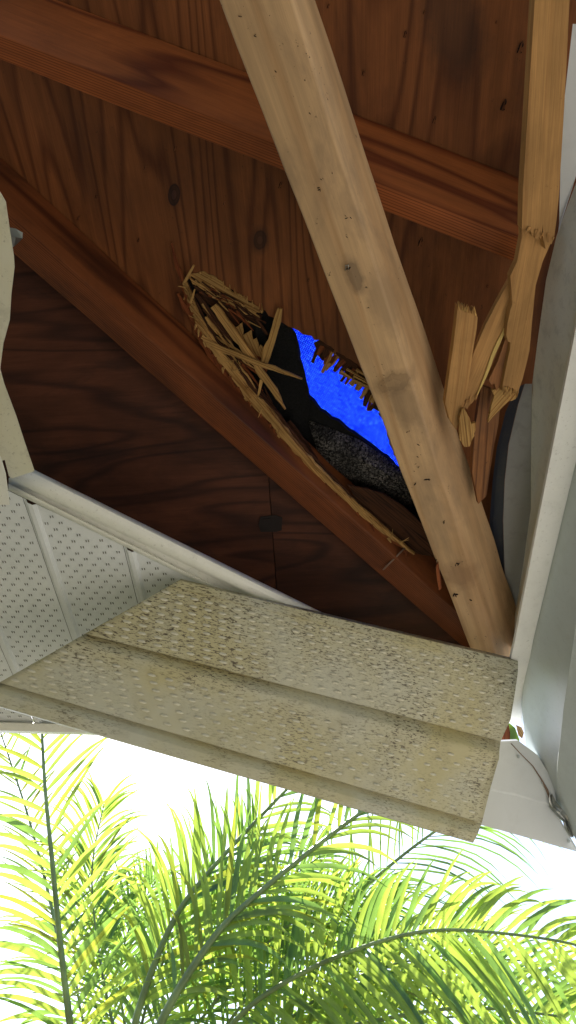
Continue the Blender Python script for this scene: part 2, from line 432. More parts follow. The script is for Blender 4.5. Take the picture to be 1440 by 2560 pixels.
# plane B in two sheets with a joint
seam_t, seam_b = onB(672, 1200), onB(692, 1480)
uS = (seam_b - CORNER).dot(nA)
frB = frame(CORNER, nA, -NB)
def sheetB(name, pts, label):
    f = [planB(u, v) for u, v in pts]
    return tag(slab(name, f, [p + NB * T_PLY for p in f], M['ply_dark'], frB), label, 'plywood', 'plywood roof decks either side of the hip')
uS -= 0
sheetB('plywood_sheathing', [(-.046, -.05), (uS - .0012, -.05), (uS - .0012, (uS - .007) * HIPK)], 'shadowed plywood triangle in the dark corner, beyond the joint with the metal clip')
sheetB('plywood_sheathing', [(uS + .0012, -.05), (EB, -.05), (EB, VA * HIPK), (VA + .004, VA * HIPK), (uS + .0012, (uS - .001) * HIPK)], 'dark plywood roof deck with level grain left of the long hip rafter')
# metal clip across the joint
cl = empty('plywood_clip', onB(678, 1312, -.002)); tag(cl, 'small metal clip bridging the joint between two dark plywood sheets', 'metal clip')
px_slab('clip_plate', [(652, 1292), (690, 1288), (706, 1294), (704, 1326), (690, 1330), (652, 1330), (646, 1311)], lambda x, y: onB(x, y, -.0035), .002, M['dull'], ((646, 1310), (706, 1310)), cl)
px_slab('clip_tab', [(655, 1298), (676, 1296), (676, 1318), (655, 1320)], lambda x, y: onB(x, y, -.0055), .0015, M['dull'], ((655, 1310), (676, 1310)), cl)

# shingle layer over both slopes, the blue shows through its hole
h2 = jag([(700, 800), (722, 822), (738, 850), (748, 900), (762, 950), (771, 992), (800, 1026), (860, 1066), (930, 1116), (1003, 1178), (1050, 1215)], 15, 4, seed=8) + [(1090, 1120), (1010, 930), (900, 820), (790, 770)]
o1 = [planA(-.06, -.06, T_PLY + .002), planA(EA, -.06, T_PLY + .002), planA(EA, VA * HIPK, T_PLY + .002), planA(VA + .03, VA * HIPK, T_PLY + .002)]
h2w = [onA(x, y, T_PLY + .002) for x, y in h2]
sh = slab('shingle_roof', o1, up(o1, T_SH), M['felt'], frA, None, [h2w], [up(h2w, T_SH)])
tag(sh, 'black felt and shingle layer edging the blue hole', 'roof shingles')
o2 = [planB(-.06, -.06, T_PLY + .002), planB(EB, -.06, T_PLY + .002), planB(EB, VA * HIPK, T_PLY + .002), planB(VA + .03, VA * HIPK, T_PLY + .002)]
slab('shingles', o2, [p + NB * T_SH for p in o2], M['felt'], frB, sh)
# tarp lying over the hole
tv, tf, NU, NV = [], [], 26, 22
for i in range(NU):
    for j in range(NV):
        u, v = .1 + 1.7 * i / (NU - 1), .08 + 1.2 * j / (NV - 1)
        p = planA(u, v, T_PLY + .002 + T_SH + .012)
        e = min(1, 4 * min(i / (NU - 1), 1 - i / (NU - 1), j / (NV - 1), 1 - j / (NV - 1)))
        tv.append(p + NA * (.012 + .02 * e + .016 * noise.noise(p * 5) + .008 * noise.noise(p * 14)))
for i in range(NU - 1):
    for j in range(NV - 1):
        a = i * NV + j; tf.append((a, a + 1, a + NV + 1, a + NV))
o = mesh('tarp', tv, tf, M['tarp'], frame(CORNER, (aA * .8 + nA * .45), NA), None, True)
tag(o, 'bright blue woven tarp glowing through the hole in the roof', 'tarp')

# ------------------------------------------------------------------ rafters
# hip rafter
e2 = [onA(-300, 112, -.002), onA(1190, 1492, -.002)]; e1 = [onA(-300, 250, -.12), onA(1190, 1572, -.075)]; e0 = [onA(-300, 342, -.125), onA(1190, 1647, -.078)]
o = prism('hip_rafter', e0, e1, e2, M['hip']); tag(o, 'long red-brown hip rafter sloping up to the left under the joint of the roof', 'rafter')
# jack rafter
e2 = [onA(-160, -118, -.002), onA(1296, 442, -.002)]; e1 = [onA(-160, 25, -.115), onA(1300, 596, -.115)]; e0 = [onA(-160, 87, -.118), onA(1290, 657, -.118)]
jk = prism('jack_rafter', e0, e1, e2, M['rafter']); tag(jk, 'orange-brown rafter crossing behind the pale beam to the split edge board', 'rafter')
# pale beam
e0 = [at_z(545 - .4 * 160, -160, 1.40), at_z(1204, 1700, 1.49)]; e1 = [at_z(735 - .33 * 160, -160, 1.375), at_z(1264, 1700, 1.478)]; e2 = [at_z(736, -160, 1.47), at_z(1350, 1690, 1.562)]
pb = prism('lookout_beam', e0, e1, e2, M['pale'], bev=.006, wob=.003, seg=40); tag(pb, 'pale weathered timber running diagonally across the opening to the roof corner', 'beam')

eb = [CORNER + nA * u + nB * v + Vector((0, 0, z)) for u, v, z in ((.035, .0, -.012), (3.3, .0, -.012), (3.3, .0, -.160), (.035, .0, -.160))]
o = slab('light_block_board', eb, [p - nB * .025 for p in eb], M['ply_dark'], frame(CORNER, nA, nB)); tag(o, 'added dark board shutting out light at the far eave behind the hanging panel', 'board')  # added board that closes light leaks and darkens the corner
# ------------------------------------------------------------------ edge board: whole, split and broken pieces
zf = lambda z: (lambda x, y, h=0: at_z(x, y, z + h))
GR = 'split wood of the edge board'
def brd(name, pts, z, thick, mat, grain, label, tv=None):
    o = px_slab(name, pts, zf(z), thick, mat, grain, None, Vector((.25, 0, -1)).normalized() if tv is None else tv)
    return tag(o, label, 'board')
GRV = random.Random(44)
def frays(o, a, b, n, ln, dirv, z, mat):
    """loose fibres standing out of a break between pixels a and b"""
    for i in range(n):
        t = GRV.random(); p = Vector(a).lerp(Vector(b), t); d = Vector(dirv).normalized(); d = Vector((d.x + GRV.uniform(-.35, .35), d.y + GRV.uniform(-.2, .2))); L_ = ln * GRV.uniform(.4, 1.2)
        q0 = p - d * L_ * .5; q1 = p + d * L_
        splinter('splinter', [(q0.x, q0.y, z - .002), (q1.x, q1.y, z - .004 - GRV.random() * .006)], [GRV.uniform(2.5, 5.5), .7], lambda x, y, h=0: at_z(x, y, h), .0015, mat, o, 700 + i)
top_jag = [(1391, 552), (1386, 590), (1379, 611), (1373, 606), (1371, 614), (1367, 611), (1364, 623), (1361, 606), (1357, 596), (1358, 558), (1355, 580), (1352, 598), (1348, 592), (1345, 599), (1339, 595), (1336, 588), (1331, 590), (1327, 578), (1322, 580), (1318, 572), (1311, 577), (1305, 570)]
o = brd('edge_board', [(1345, -130), (1337, 0), (1322, 240), (1307, 480)] + top_jag[::-1] + [(1398, 480), (1411, 260), (1424, 0), (1432, -130)], 1.405, .018, M['board'], ((1380, 0), (1345, 560)), 'straight pale edge board at the upper right, snapped off at its lower end')
frays(o, (1312, 570), (1384, 596), 12, 16, (-.15, 1), 1.405, M['board'])
r2 = [(1304, 540), (1305, 592), (1293, 653), (1276, 690), (1281, 760), (1276, 775), (1269, 808), (1266, 839), (1270, 854), (1276, 856), (1275, 873), (1269, 900), (1263, 928), (1259, 950), (1255, 977), (1261, 966), (1266, 975), (1270, 964), (1276, 978), (1282, 968), (1287, 984), (1293, 989), (1298, 972), (1305, 952), (1315, 914), (1324, 876), (1330, 805), (1339, 714), (1357, 653), (1376, 610), (1388, 540)]
o = brd('edge_board', r2, 1.425, .014, M['board'], ((1345, 580), (1275, 960)), 'wide split board continuing below the snapped edge board, broken off raggedly')
frays(o, (1258, 972), (1296, 985), 14, 15, (-.3, 1), 1.425, M['splinter'])
r2b = [(1281, 768), (1266, 840), (1246, 900), (1222, 950), (1229, 962), (1236, 958), (1241, 978), (1248, 968), (1256, 977), (1264, 928), (1272, 864)]
o = brd('broken_board', r2b, 1.435, .010, M['board_dark'], ((1276, 780), (1240, 970)), 'shaded inner layer of split wood between the yellow sliver and the wide board')
r3 = [(1281, 688), (1262, 722), (1244, 754), (1214, 812), (1183, 885), (1171, 934), (1160, 1004), (1158, 1030), (1164, 1018), (1168, 1024), (1173, 1012), (1180, 1008), (1196, 986), (1211, 949), (1232, 891), (1266, 824), (1283, 762)]
o = brd('broken_board', r3, 1.44, .010, M['board'], ((1280, 740), (1165, 1010)), 'long yellow sliver of board split away at a slant')
splinter('fresh_edge', [(1283, 760, 1.437), (1264, 820, 1.437), (1232, 890, 1.437), (1212, 946, 1.437), (1192, 990, 1.437)], [3, 8, 8, 6, 1], lambda x, y, h=0: at_z(x, y, h), .004, M['fresh'], o, 3)
splinter('fresh_edge', [(1256, 842, 1.438), (1230, 902, 1.437), (1204, 966, 1.437)], [1, 5, 1], lambda x, y, h=0: at_z(x, y, h), .003, M['splinter'], o, 4)
frays(o, (1160, 1010), (1196, 986), 8, 14, (-.4, 1), 1.44, M['board'])
r4 = [(1141, 800), (1144, 772), (1144, 763), (1149, 766), (1152, 758), (1157, 766), (1161, 763), (1166, 774), (1168, 770), (1170, 784), (1175, 776), (1179, 780), (1184, 770), (1188, 772), (1188, 784), (1194, 793), (1192, 820), (1183, 873), (1171, 958), (1156, 1030), (1140, 1075), (1124, 1050), (1113, 1007), (1124, 930), (1134, 860)]
o = brd('broken_board', r4, 1.43, .014, M['board'], ((1170, 770), (1135, 1050)), 'short upright board stub with a splintered top beside the pale beam')
frays(o, (1146, 768), (1190, 782), 12, 13, (.12, -1), 1.43, M['splinter'])
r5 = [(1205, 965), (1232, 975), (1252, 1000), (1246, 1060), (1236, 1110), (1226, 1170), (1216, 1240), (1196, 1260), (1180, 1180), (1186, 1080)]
brd('broken_board', r5, 1.47, .012, M['board_dark'], ((1230, 980), (1205, 1250)), 'brown shaded board behind the slivers, deep in the corner')
r6 = [(1294, 986), (1288, 998), (1280, 1002), (1272, 1003), (1260, 1014), (1244, 1030), (1232, 1042), (1220, 1057), (1224, 1036), (1229, 1012), (1236, 990), (1230, 976), (1262, 966)]
o = brd('broken_board', r6, 1.435, .006, M['splinter'], ((1290, 970), (1222, 1050)), 'torn pointed flake hanging under the wide split board')
r7 = jag([(1148, 1045), (1158, 1020), (1166, 1030), (1178, 1060), (1190, 1056), (1186, 1090), (1174, 1116)], 8, 3, seed=17) + [(1162, 1118), (1150, 1100)]
brd('broken_board', r7, 1.42, .006, M['splinter'], ((1160, 1020), (1170, 1115)), 'small torn wedge of wood caught against the side of the pale beam')
r8 = [(1096, 1405), (1101, 1440), (1104, 1470), (1098, 1476), (1093, 1450), (1090, 1420)]
brd('splinter', r8, 1.44, .004, M['splinter_red'], ((1096, 1405), (1100, 1476)), 'little orange splinter dangling left of the pale beam near its foot')

# ------------------------------------------------------------------ torn plywood round the hole (parts of the deck)
fA = lambda x, y, h=0: onA(x, y, h)
edge = [(460, 708), (489, 787), (526, 858), (568, 913), (621, 985), (684, 1051), (721, 1098), (780, 1165), (840, 1222), (900, 1277), (960, 1327), (1036, 1386)]
wid = [10, 18, 22, 22, 23, 23, 22, 19, 16, 15, 13, 4]
lf = [-.012, -.02, -.028, -.034, -.04, -.05, -.056, -.062, -.064, -.066, -.066, -.06]
splinter('torn_edge', [(x, y, h) for (x, y), h in zip(edge, lf)], wid, fA, .006, M['splinter'], ply, 21)
splinter('torn_edge', [(x - w_ * .42, y + w_ * .38, h + .004) for (x, y), h, w_ in zip(edge, lf, wid)], [v * .95 for v in wid], fA, .004, M['splinter_red'], ply, 22)
splinter('torn_edge', [(x + w_ * .45, y - w_ * .36, h + .008) for (x, y), h, w_ in zip(edge, lf, wid)], [v * .7 for v in wid], fA, .004, M['splinter_dark'], ply, 23)
splinter('torn_edge', [(x + w_ * .08, y - w_ * .1, h - .003) for (x, y), h, w_ in zip(edge, lf, wid)], [v * .28 for v in wid], fA, .003, M['splinter'], ply, 24)
rd = random.Random(5)
for i in range(40):                                  # teeth of face veneer along the outer side of the tear
    t = rd.uniform(.3, len(edge) - 1.05); k = int(t); a, b = Vector(edge[k]), Vector(edge[k + 1]); p = a.lerp(b, t - k); d = (b - a).normalized(); pr = Vector((-d.y, d.x)); h = lf[k] + (lf[k + 1] - lf[k]) * (t - k)
    w_ = wid[k]; p = p + pr * w_ * .55; ln = rd.uniform(10, 24)
    q = p + d * ln * rd.uniform(.4, .9) + pr * rd.uniform(3, 11)
    splinter('veneer_tooth', [(p.x, p.y, h), (q.x, q.y, h - .004)], [rd.uniform(6, 11), 1.5], fA, .0025, M['splinter_red'] if rd.random() < .75 else M['splinter'], ply, i)
for i in range(14):                                  # fine fibres
    t = rd.uniform(0, len(edge) - 1.05); k = int(t); a, b = Vector(edge[k]), Vector(edge[k + 1]); p = a.lerp(b, t - k); h = lf[k] + (lf[k + 1] - lf[k]) * (t - k)
    an = rd.uniform(0, 6.28); ln = rd.uniform(14, 34)
    splinter('wood_fibre', [(p.x, p.y, h - .004), (p.x + ln * math.cos(an), p.y + ln * math.sin(an), h - .01)], [2.5, .8], fA, .001, M['splinter'], ply, i)
def patch(pts, h, th, mat, grain, js=None, name='torn_ply'):
    pts = jag(pts, js[0], js[1], True, js[2]) if js else pts
    return px_slab(name, pts, lambda x, y: onA(x, y, h), th, mat, grain, ply, -NA)
patch([(470, 690), (500, 680), (536, 690), (562, 716), (589, 734), (620, 756), (645, 768), (652, 782), (610, 787), (589, 771), (526, 739), (484, 716)], -.0025, .004, M['splinter'], ((475, 690), (640, 785)), (10, 5, 31))
patch([(490, 722), (540, 742), (600, 778), (655, 790), (648, 806), (606, 800), (590, 815), (560, 790), (520, 760)], .003, .004, M['splinter_dark'], ((500, 722), (640, 800)), (9, 5, 32))
patch([(578, 824), (592, 818), (605, 806), (607, 838), (618, 832), (628, 826), (632, 850), (640, 846), (646, 870), (650, 862), (656, 866), (662, 900), (655, 930), (640, 925), (615, 885), (588, 845)], -.008, .004, M['splinter'], ((600, 810), (650, 925)), (9, 3, 33))
patch([(694, 771), (705, 773), (701, 808), (690, 845), (668, 911), (652, 905), (658, 868), (671, 847), (684, 800)], -.016, .005, M['splinter'], ((700, 773), (660, 905)), (16, 2, 34))
patch([(630, 884), (672, 902), (668, 925), (655, 945), (634, 915)], -.010, .004, M['splinter_red'], ((640, 890), (660, 940)), (8, 4, 35))
patch([(868, 1212), (920, 1222), (960, 1235), (1010, 1268), (1055, 1310), (1092, 1392), (1035, 1383), (960, 1320), (900, 1270)], -.048, .005, M['splinter_dark'], ((880, 1220), (1060, 1370)), (18, 4, 36), 'bent_flap')
spl = [
 ([(504, 842, -.03), (547, 871, -.034), (621, 900, -.036), (684, 921, -.04), (755, 948, -.044)], [9, 13, 12, 11, 3], 'splinter'),
 ([(533, 765, -.012), (584, 832, -.02), (631, 897, -.027), (657, 940, -.03), (684, 977, -.034), (713, 1024, -.036)], [18, 20, 18, 17, 16, 3], 'splinter'),
 ([(490, 735, -.006), (530, 790, -.01), (570, 850, -.015), (600, 905, -.018)], [10, 16, 14, 4], 'splinter_dark'),
 ([(505, 760, -.008), (545, 830, -.014), (575, 870, -.02)], [6, 8, 3], 'splinter'),
 ([(568, 885, -.02), (613, 940, -.026), (642, 982, -.03)], [9, 12, 4], 'splinter'),
 ([(600, 930, -.02), (640, 975, -.024), (700, 1040, -.028)], [14, 18, 6], 'splinter_dark'),
 ([(654, 950, -.03), (645, 990, -.036)], [8, 4], 'splinter'),
 ([(484, 664, -.02), (458, 712, -.014)], [5, 9], 'splinter'),
 ([(428, 608, -.014), (441, 662, -.012), (460, 712, -.012)], [2, 8, 10], 'splinter_red'),
 ([(486, 724, -.03), (476, 758, -.03)], [3, 7], 'splinter'),
 ([(444, 734, -.012), (462, 770, -.02), (480, 800, -.024)], [4, 12, 10], 'splinter_red'),
 ([(640, 800, -.004), (668, 838, -.004)], [10, 5], 'splinter_dark'),
 ([(720, 1055, -.02), (760, 1110, -.022), (800, 1160, -.024)], [14, 16, 5], 'splinter_dark'),
 ([(890, 925, -.012), (940, 955, -.012)], [6, 4], 'splinter'),
]
for i, (p, wd, m_) in enumerate(spl): splinter('splinter', p, wd, fA, .004, M[m_], ply, 40 + i)
rs = random.Random(91)
for i in range(46):
    t = rs.random(); x, y = 478 + 150 * t + rs.uniform(-12, 12), 694 + 92 * t + rs.uniform(-12, 22); a = rs.gauss(.55, .16); ln = rs.uniform(24, 70)
    splinter('splinter', [(x, y, -.003 - rs.random() * .006), (x + ln * .5 * math.cos(a), y + ln * .5 * math.sin(a), -.005), (x + ln * math.cos(a), y + ln * math.sin(a), -.002 - rs.random() * .012)], [rs.uniform(1.5, 4), rs.uniform(2, 5), .8], fA, .002, M[rs.choice(['splinter', 'splinter_dark', 'splinter_dark', 'splinter_red'])], ply, 300 + i)
for i in range(26):
    t = rs.random(); x, y = 488 + 170 * t + rs.uniform(-10, 14), 760 + 230 * t + rs.uniform(-10, 10); a = rs.gauss(.9, .22); ln = rs.uniform(40, 110)
    splinter('splinter', [(x, y, -.012), (x + ln * .5 * math.cos(a), y + ln * .5 * math.sin(a), -.018), (x + ln * math.cos(a), y + ln * math.sin(a), -.02 - rs.random() * .012)], [rs.uniform(2, 6), rs.uniform(3, 8), .8], fA, .002, M[rs.choice(['splinter', 'splinter_dark', 'splinter_dark', 'splinter_red'])], ply, 400 + i)
for i in range(30):                                   # upright fibres left along the upper rim
    t = rs.random(); x, y = 500 + 160 * t, 690 + 95 * t + rs.uniform(-4, 6)
    splinter('wood_fibre', [(x, y, -.002), (x + rs.uniform(-4, 4), y - rs.uniform(8, 24), -.003)], [rs.uniform(2, 5), .8], fA, .0012, M['splinter'], ply, 500 + i)
# broken plies hanging at the upper right of the hole
chips = [([(784, 858), (800, 850), (836, 874), (826, 896), (806, 902), (796, 890)], 'splinter_dark', 0), ([(840, 880), (884, 906), (926, 940), (936, 972), (900, 962), (862, 930)], 'splinter_dark', -.001),
         ([(945, 1035), (966, 1070), (972, 1110), (992, 1140), (1015, 1160), (1020, 1060), (980, 1010)], 'splinter_dark', .002)]
for i, (p, m_, h) in enumerate(chips): patch(p, h, .004, M[m_], (p[0], p[2]), (9, 3.5, 60 + i), 'broken_ply')
rs = random.Random(19)
rim = [(796, 858), (830, 880), (868, 906), (900, 936), (930, 968), (962, 1004)]
for i in range(22):                                   # blunt strips of torn ply hanging along the rim
    t = (i + rs.uniform(0, .8)) / 22 * (len(rim) - 1.01); k = int(t); p = Vector(rim[k]).lerp(Vector(rim[k + 1]), t - k); ln = rs.uniform(22, 58); a = rs.gauss(2.15, .14)
    q = p + Vector((math.cos(a), math.sin(a))) * ln; w_ = rs.uniform(8, 18)
    splinter('broken_ply', [(p.x, p.y, -.001), (p.x * .5 + q.x * .5, p.y * .5 + q.y * .5, -.004), (q.x, q.y, -.004 - rs.random() * .006)], [w_, w_ * .95, w_ * rs.uniform(.55, .9)], fA, .003, M[rs.choice(['splinter_dark', 'splinter_dark', 'splinter_red', 'splinter_red', 'splinter'])], ply, 800 + i)
for i in range(7):
    k = rs.randrange(1, 4); p = Vector(rim[k]) + Vector((rs.uniform(-25, 10), rs.uniform(0, 30))); a = rs.gauss(.55, .1); ln = rs.uniform(30, 60); q = p + Vector((math.cos(a), math.sin(a))) * ln
    splinter('splinter', [(p.x, p.y, -.009), (q.x, q.y, -.010)], [5, 3], fA, .002, M['splinter'], ply, 850 + i)

# knots, patches and small tears in the deck's face
def oval(cx, cy, rx, ry, ang, n=16):
    return [(cx + rx * math.cos(t) * math.cos(ang) - ry * math.sin(t) * math.sin(ang), cy + rx * math.cos(t) * math.sin(ang) + ry * math.sin(t) * math.cos(ang)) for t in [i * 2 * math.pi / n for i in range(n)]]
def add_knot(mat, c, rx, ry, ang, core, ring, k_core=.85, k_ring=.9, halo=.35, wob=.45):
    """a knot or bruise of the wood itself at a place on the piece"""
    nt = mat.node_tree; b = nt.nodes['Principled BSDF']; src = b.inputs['Base Color'].links[0].from_socket
    t = NT.__new__(NT); t.m = mat; t.t = nt; t.n = nt.nodes; t.b = b
    tc = t.add('TexCoord'); sb = t.add('VectorMath', operation='SUBTRACT'); t.L(tc.outputs['Object'], sb.inputs[0]); sb.inputs[1].default_value = c
    mp = t.add('Mapping'); mp.vector_type = 'TEXTURE'; t.L(sb.outputs[0], mp.inputs['Vector']); mp.inputs['Rotation'].default_value = (0, 0, ang); mp.inputs['Scale'].default_value = (rx, ry, max(rx, ry))
    ln = t.add('VectorMath', operation='LENGTH'); t.L(mp.outputs[0], ln.inputs[0])
    nz = t.noise(tc.outputs['Object'], 45, 5, .65)
    d = t.math('ADD', ln.outputs['Value'], t.math('MULTIPLY', t.math('SUBTRACT', nz, .5), wob))
    c1 = t.mix(t.ramp(d, [(0, G(0)), (.40, G(.1)), (.47, G(1)), (.55, G(.8))]), core, ring)
    f = t.ramp(t.math('MULTIPLY', d, .5), [(0, G(k_core)), (.40, G(k_core)), (.46, G(k_ring)), (.54, G(halo)), (.9, G(0))])
    t.L(t.mix(f, src, c1), b.inputs['Base Color'])
def loc_px(o, p): return PW[o.name].inverted() @ p
kA = lambda x, y: loc_px(ply, onA(x, y))
add_knot(M['ply'], kA(435, 487), .027, .015, -.35, lin(66, 44, 42), lin(28, 20, 20), .8, 1, .15, .12)
add_knot(M['ply'], kA(650, 600), .024, .016, -.35, lin(70, 46, 38), lin(40, 26, 22), .8, .9, .45, .3)
add_knot(M['ply'], kA(1130, 60), .07, .04, .4, lin(58, 44, 38), lin(60, 44, 36), .5, .5, .4, 1.2)
M['tear'] = NT('dark_tear').fin(lin(42, 28, 24), .9)  # dark brown colour of the small tears and gouges
tears = [(437, 370, 10), (700, 462, 14), (1012, 85, 14), (1300, 118, 24), (1258, 262, 22), (908, 182, 12), (1050, 605, 18), (560, 508, 8), (1218, 715, 8), (770, 700, 8), (240, 490, 9), (362, 420, 8), (345, 600, 8), (195, 545, 9), (1085, 300, 14), (1060, 30, 9), (820, 15, 9), (1240, 55, 6)]
for i, (x, y, s_) in enumerate(tears):
    r_ = random.Random(i)
    patch(jag([(x - s_ * .35, y + s_ * .6), (x - s_ * .1, y - s_ * .2), (x + s_ * .3, y - s_ * .7), (x + s_ * .35, y - s_ * .1), (x + s_ * .05, y + s_ * .25), (x + .2 * s_, y + .6 * s_)], 4, 1.5, True, i), -.0012, .0015, M['tear'], ((x, y), (x, y + 9)), None, 'tear')
    splinter('raised_chip', [(x - s_ * .1, y + s_ * .7, -.001), (x + s_ * .25, y - s_ * .6, -.006)], [s_ * .3, 1.5], fA, .001, M['ply'], ply, i)
# black felt flap and bent shingle inside the hole
o = px_slab('felt_flap', jag([(640, 800), (668, 850), (690, 840), (700, 806), (722, 812), (740, 835), (750, 900), (765, 950), (775, 1005), (768, 1050), (720, 1062), (690, 1020), (660, 960), (640, 900)], 14, 3, True, 70), lambda x, y: onA(x, y, .006), .0015, M['felt'], ((700, 820), (740, 1050))); tag(o, 'black felt flap hanging in the hole, left of the blue', 'roofing felt')
sg = [[onA(x, y, h) for x, y, h in r] for r in (
    [(770, 1050, .012), (830, 1072, .012), (900, 1100, .012), (960, 1140, .012), (1030, 1196, .012)],
    [(780, 1085, .002), (826, 1100, 0), (890, 1124, 0), (955, 1160, 0), (1035, 1215, .002)],
    [(792, 1122, -.004), (828, 1124, -.010), (890, 1142, -.012), (955, 1176, -.012), (1035, 1226, -.006)],
    [(806, 1150, .0), (834, 1162, -.010), (885, 1184, -.014), (950, 1216, -.014), (1030, 1248, -.004)],
    [(820, 1176, .008), (850, 1190, .002), (900, 1216, -.004), (955, 1238, -.004), (1030, 1268, .004)])]
o = sheet('bent_shingle', sg, M['granule'], thick=.004, smooth=True); tag(o, 'bent granule-covered shingle below the blue hole', 'shingle')
o = px_slab('felt_flap', jag([(745, 1080), (790, 1120), (830, 1170), (880, 1205), (960, 1235), (1040, 1285), (1060, 1330), (1010, 1290), (930, 1240), (860, 1222), (800, 1165), (750, 1110)], 14, 4, True, 71), lambda x, y: onA(x, y, .001), .002, M['felt'], ((750, 1090), (1040, 1300))); tag(o, 'black felt strip under the bent shingle', 'roofing felt')
# nail
p0, p1 = onA(1012, 1370, -.062), onA(957, 1425, -.10)
def tube(name, pts, rad, mat, parent=None, n=8, smooth=True):
    v, f = [], []
    for i, p in enumerate(pts):
        d = (pts[min(i + 1, len(pts) - 1)] - pts[max(0, i - 1)]).normalized(); a = d.orthogonal().normalized()
        if i and n: a = (pa - d * pa.dot(d)).normalized()
        pa = a; b = d.cross(a); r = rad[i] if isinstance(rad, (list, tuple)) else rad
        for k in range(n): v.append(p + (a * math.cos(2 * math.pi * k / n) + b * math.sin(2 * math.pi * k / n)) * r)
    for i in range(len(pts) - 1):
        for k in range(n): f.append((i * n + k, i * n + (k + 1) % n, (i + 1) * n + (k + 1) % n, (i + 1) * n + k))
    f += [tuple(range(n))[::-1], tuple((len(pts) - 1) * n + k for k in range(n))]
    fr = Matrix.Translation(pts[0])
    return mesh(name, v, f, mat, fr, parent, smooth)
o = tube('nail', [p0, p0.lerp(p1, .5), p0.lerp(p1, .96), p1], [.0028, .0028, .0028, .0015], M['rust']); tag(o, 'single bare nail poking out below the torn plywood edge', 'nail')

# marks on the pale beam: knot, staples, small gouges
_a, _b, _c = at_z(481, -160, 1.40), at_z(1204, 1700, 1.49), at_z(1264, 1700, 1.478)
BP = plane_of(_a, _b, _c)
def fB(x, y, h=0): return hit(x, y, BP[0] + BP[1] * (.0035 - h), BP[1])
kB = lambda x, y: loc_px(pb, fB(x, y))
add_knot(M['pale'], kB(985, 958), .020, .036, .25, lin(150, 122, 92), lin(100, 78, 58), .5, .6, .35, 1.5)
add_knot(M['pale'], kB(960, 760), .05, .02, 0, lin(120, 100, 82), lin(120, 100, 82), .35, .35, .3, 1.4)
add_knot(M['pale'], kB(1010, 1010), .05, .022, 0, lin(110, 90, 72), lin(110, 90, 72), .45, .45, .35, 1.4)
add_knot(M['pale'], kB(885, 690), .03, .012, 0, lin(90, 76, 66), lin(90, 76, 66), .6, .6, .4, 1.2)
add_knot(M['pale'], kB(1150, 1440), .04, .03, 0, lin(120, 84, 60), lin(110, 76, 56), .4, .4, .3, 1.4)
def bpatch(pts, mat, name, lift=.0): return px_slab(name, pts, lambda x, y: fB(x, y, -lift), .003, mat, (pts[0], pts[len(pts) // 2]), pb, BP[1])
for i, (x, y, s_) in enumerate([(867, 670, 9), (808, 445, 9), (795, 473, 8), (870, 545, 9), (868, 590, 6), (893, 632, 7), (1050, 1108, 11), (1075, 1205, 12), (1040, 1208, 6), (1110, 1305, 6), (1142, 1410, 8), (1140, 1490, 8), (690, 180, 6), (640, 90, 6), (1180, 1500, 5), (1048, 1140, 5), (920, 770, 5), (1090, 1400, 4), (1040, 1160, 4), (760, 330, 5), (700, 60, 6), (600, 40, 5), (1020, 1080, 4)]):
    r_ = random.Random(i)
    for k in range(3 if s_ > 6 else 2):
        cx, cy = x + r_.uniform(-.8, .8) * s_, y + r_.uniform(-.6, .6) * s_; a = r_.uniform(-1.2, 1.2); l_ = s_ * r_.uniform(.3, .75); w_ = l_ * r_.uniform(.18, .4)
        bpatch([(cx + u_ * l_ * math.cos(a) - q_ * w_ * math.sin(a), cy + u_ * l_ * math.sin(a) + q_ * w_ * math.cos(a)) for u_, q_ in ((-1, .1), (-.3, -.8), (.4, -.5), (1, -.2), (.5, .6), (-.2, 1))], M['tear'], 'gouge')
st = [fB(864, 676, -.002), fB(864, 664, -.008), fB(871, 662, -.008), fB(871, 675, -.002)]
o = tube('staple', st, .0009, M['steel']); tag(o, 'tiny steel staple in the face of the pale beam', 'staple')

# ------------------------------------------------------------------ house wall (out of view but for its metal trim) and trim at left
wl = empty('house_wall', Vector((-.67, 0, 0))); tag(wl, 'cream stucco house wall just past the left edge, under the metal trim', 'wall')
def box(name, a, b, mat, parent=None):
    x0, y0, z0 = a; x1, y1, z1 = b
    v = [Vector(p) for p in ((x0, y0, z0), (x1, y0, z0), (x1, y1, z0), (x0, y1, z0), (x0, y0, z1), (x1, y0, z1), (x1, y1, z1), (x0, y1, z1))]
    return mesh(name, v, [(3, 2, 1, 0), (4, 5, 6, 7), (0, 1, 5, 4), (1, 2, 6, 5), (2, 3, 7, 6), (3, 0, 4, 7)], mat, Matrix.Translation(Vector(a)), parent)
box('stucco_panel', (-5.0, -5.5, 0), (-.70, 1.02, CAMZ + 1.36), M['stucco'], wl)
tz = zf(1.36)
tp = [(-120, 430), (0, 480), (14, 505), (22, 560), (34, 640), (36, 668), (28, 735), (24, 800), (8, 860), (0, 922), (10, 960), (40, 1040), (62, 1108), (86, 1178), (30, 1196), (22, 1190), (12, 1150), (-120, 1180)]
o = px_slab('wall_trim', tp, tz, .002, M['cream'], ((0, 500), (60, 1150))); tag(o, 'torn cream metal trim along the wall at the left edge', 'metal trim')
o = px_slab('wall_trim', [(-120, 1060), (-10, 1120), (4, 1150), (14, 1185), (20, 1230), (24, 1262), (-120, 1262)], zf(1.335), .002, M['white'], ((0, 1130), (20, 1260))); tag(o, 'small white end flange where the trim meets the soffit channel', 'metal trim')
br = [[at_z(x, y, 1.45 + h) for x, y, h in r] for r in ([(20, 568, 0), (40, 572, 0), (57, 582, 0)], [(20, 590, -.01), (40, 592, -.01), (56, 596, -.01)], [(20, 622, .01), (34, 616, .01), (46, 606, .01)])]
o = sheet('metal_bracket', br, M['steel']); tag(o, 'bit of galvanised bracket poking out by the torn trim', 'bracket')

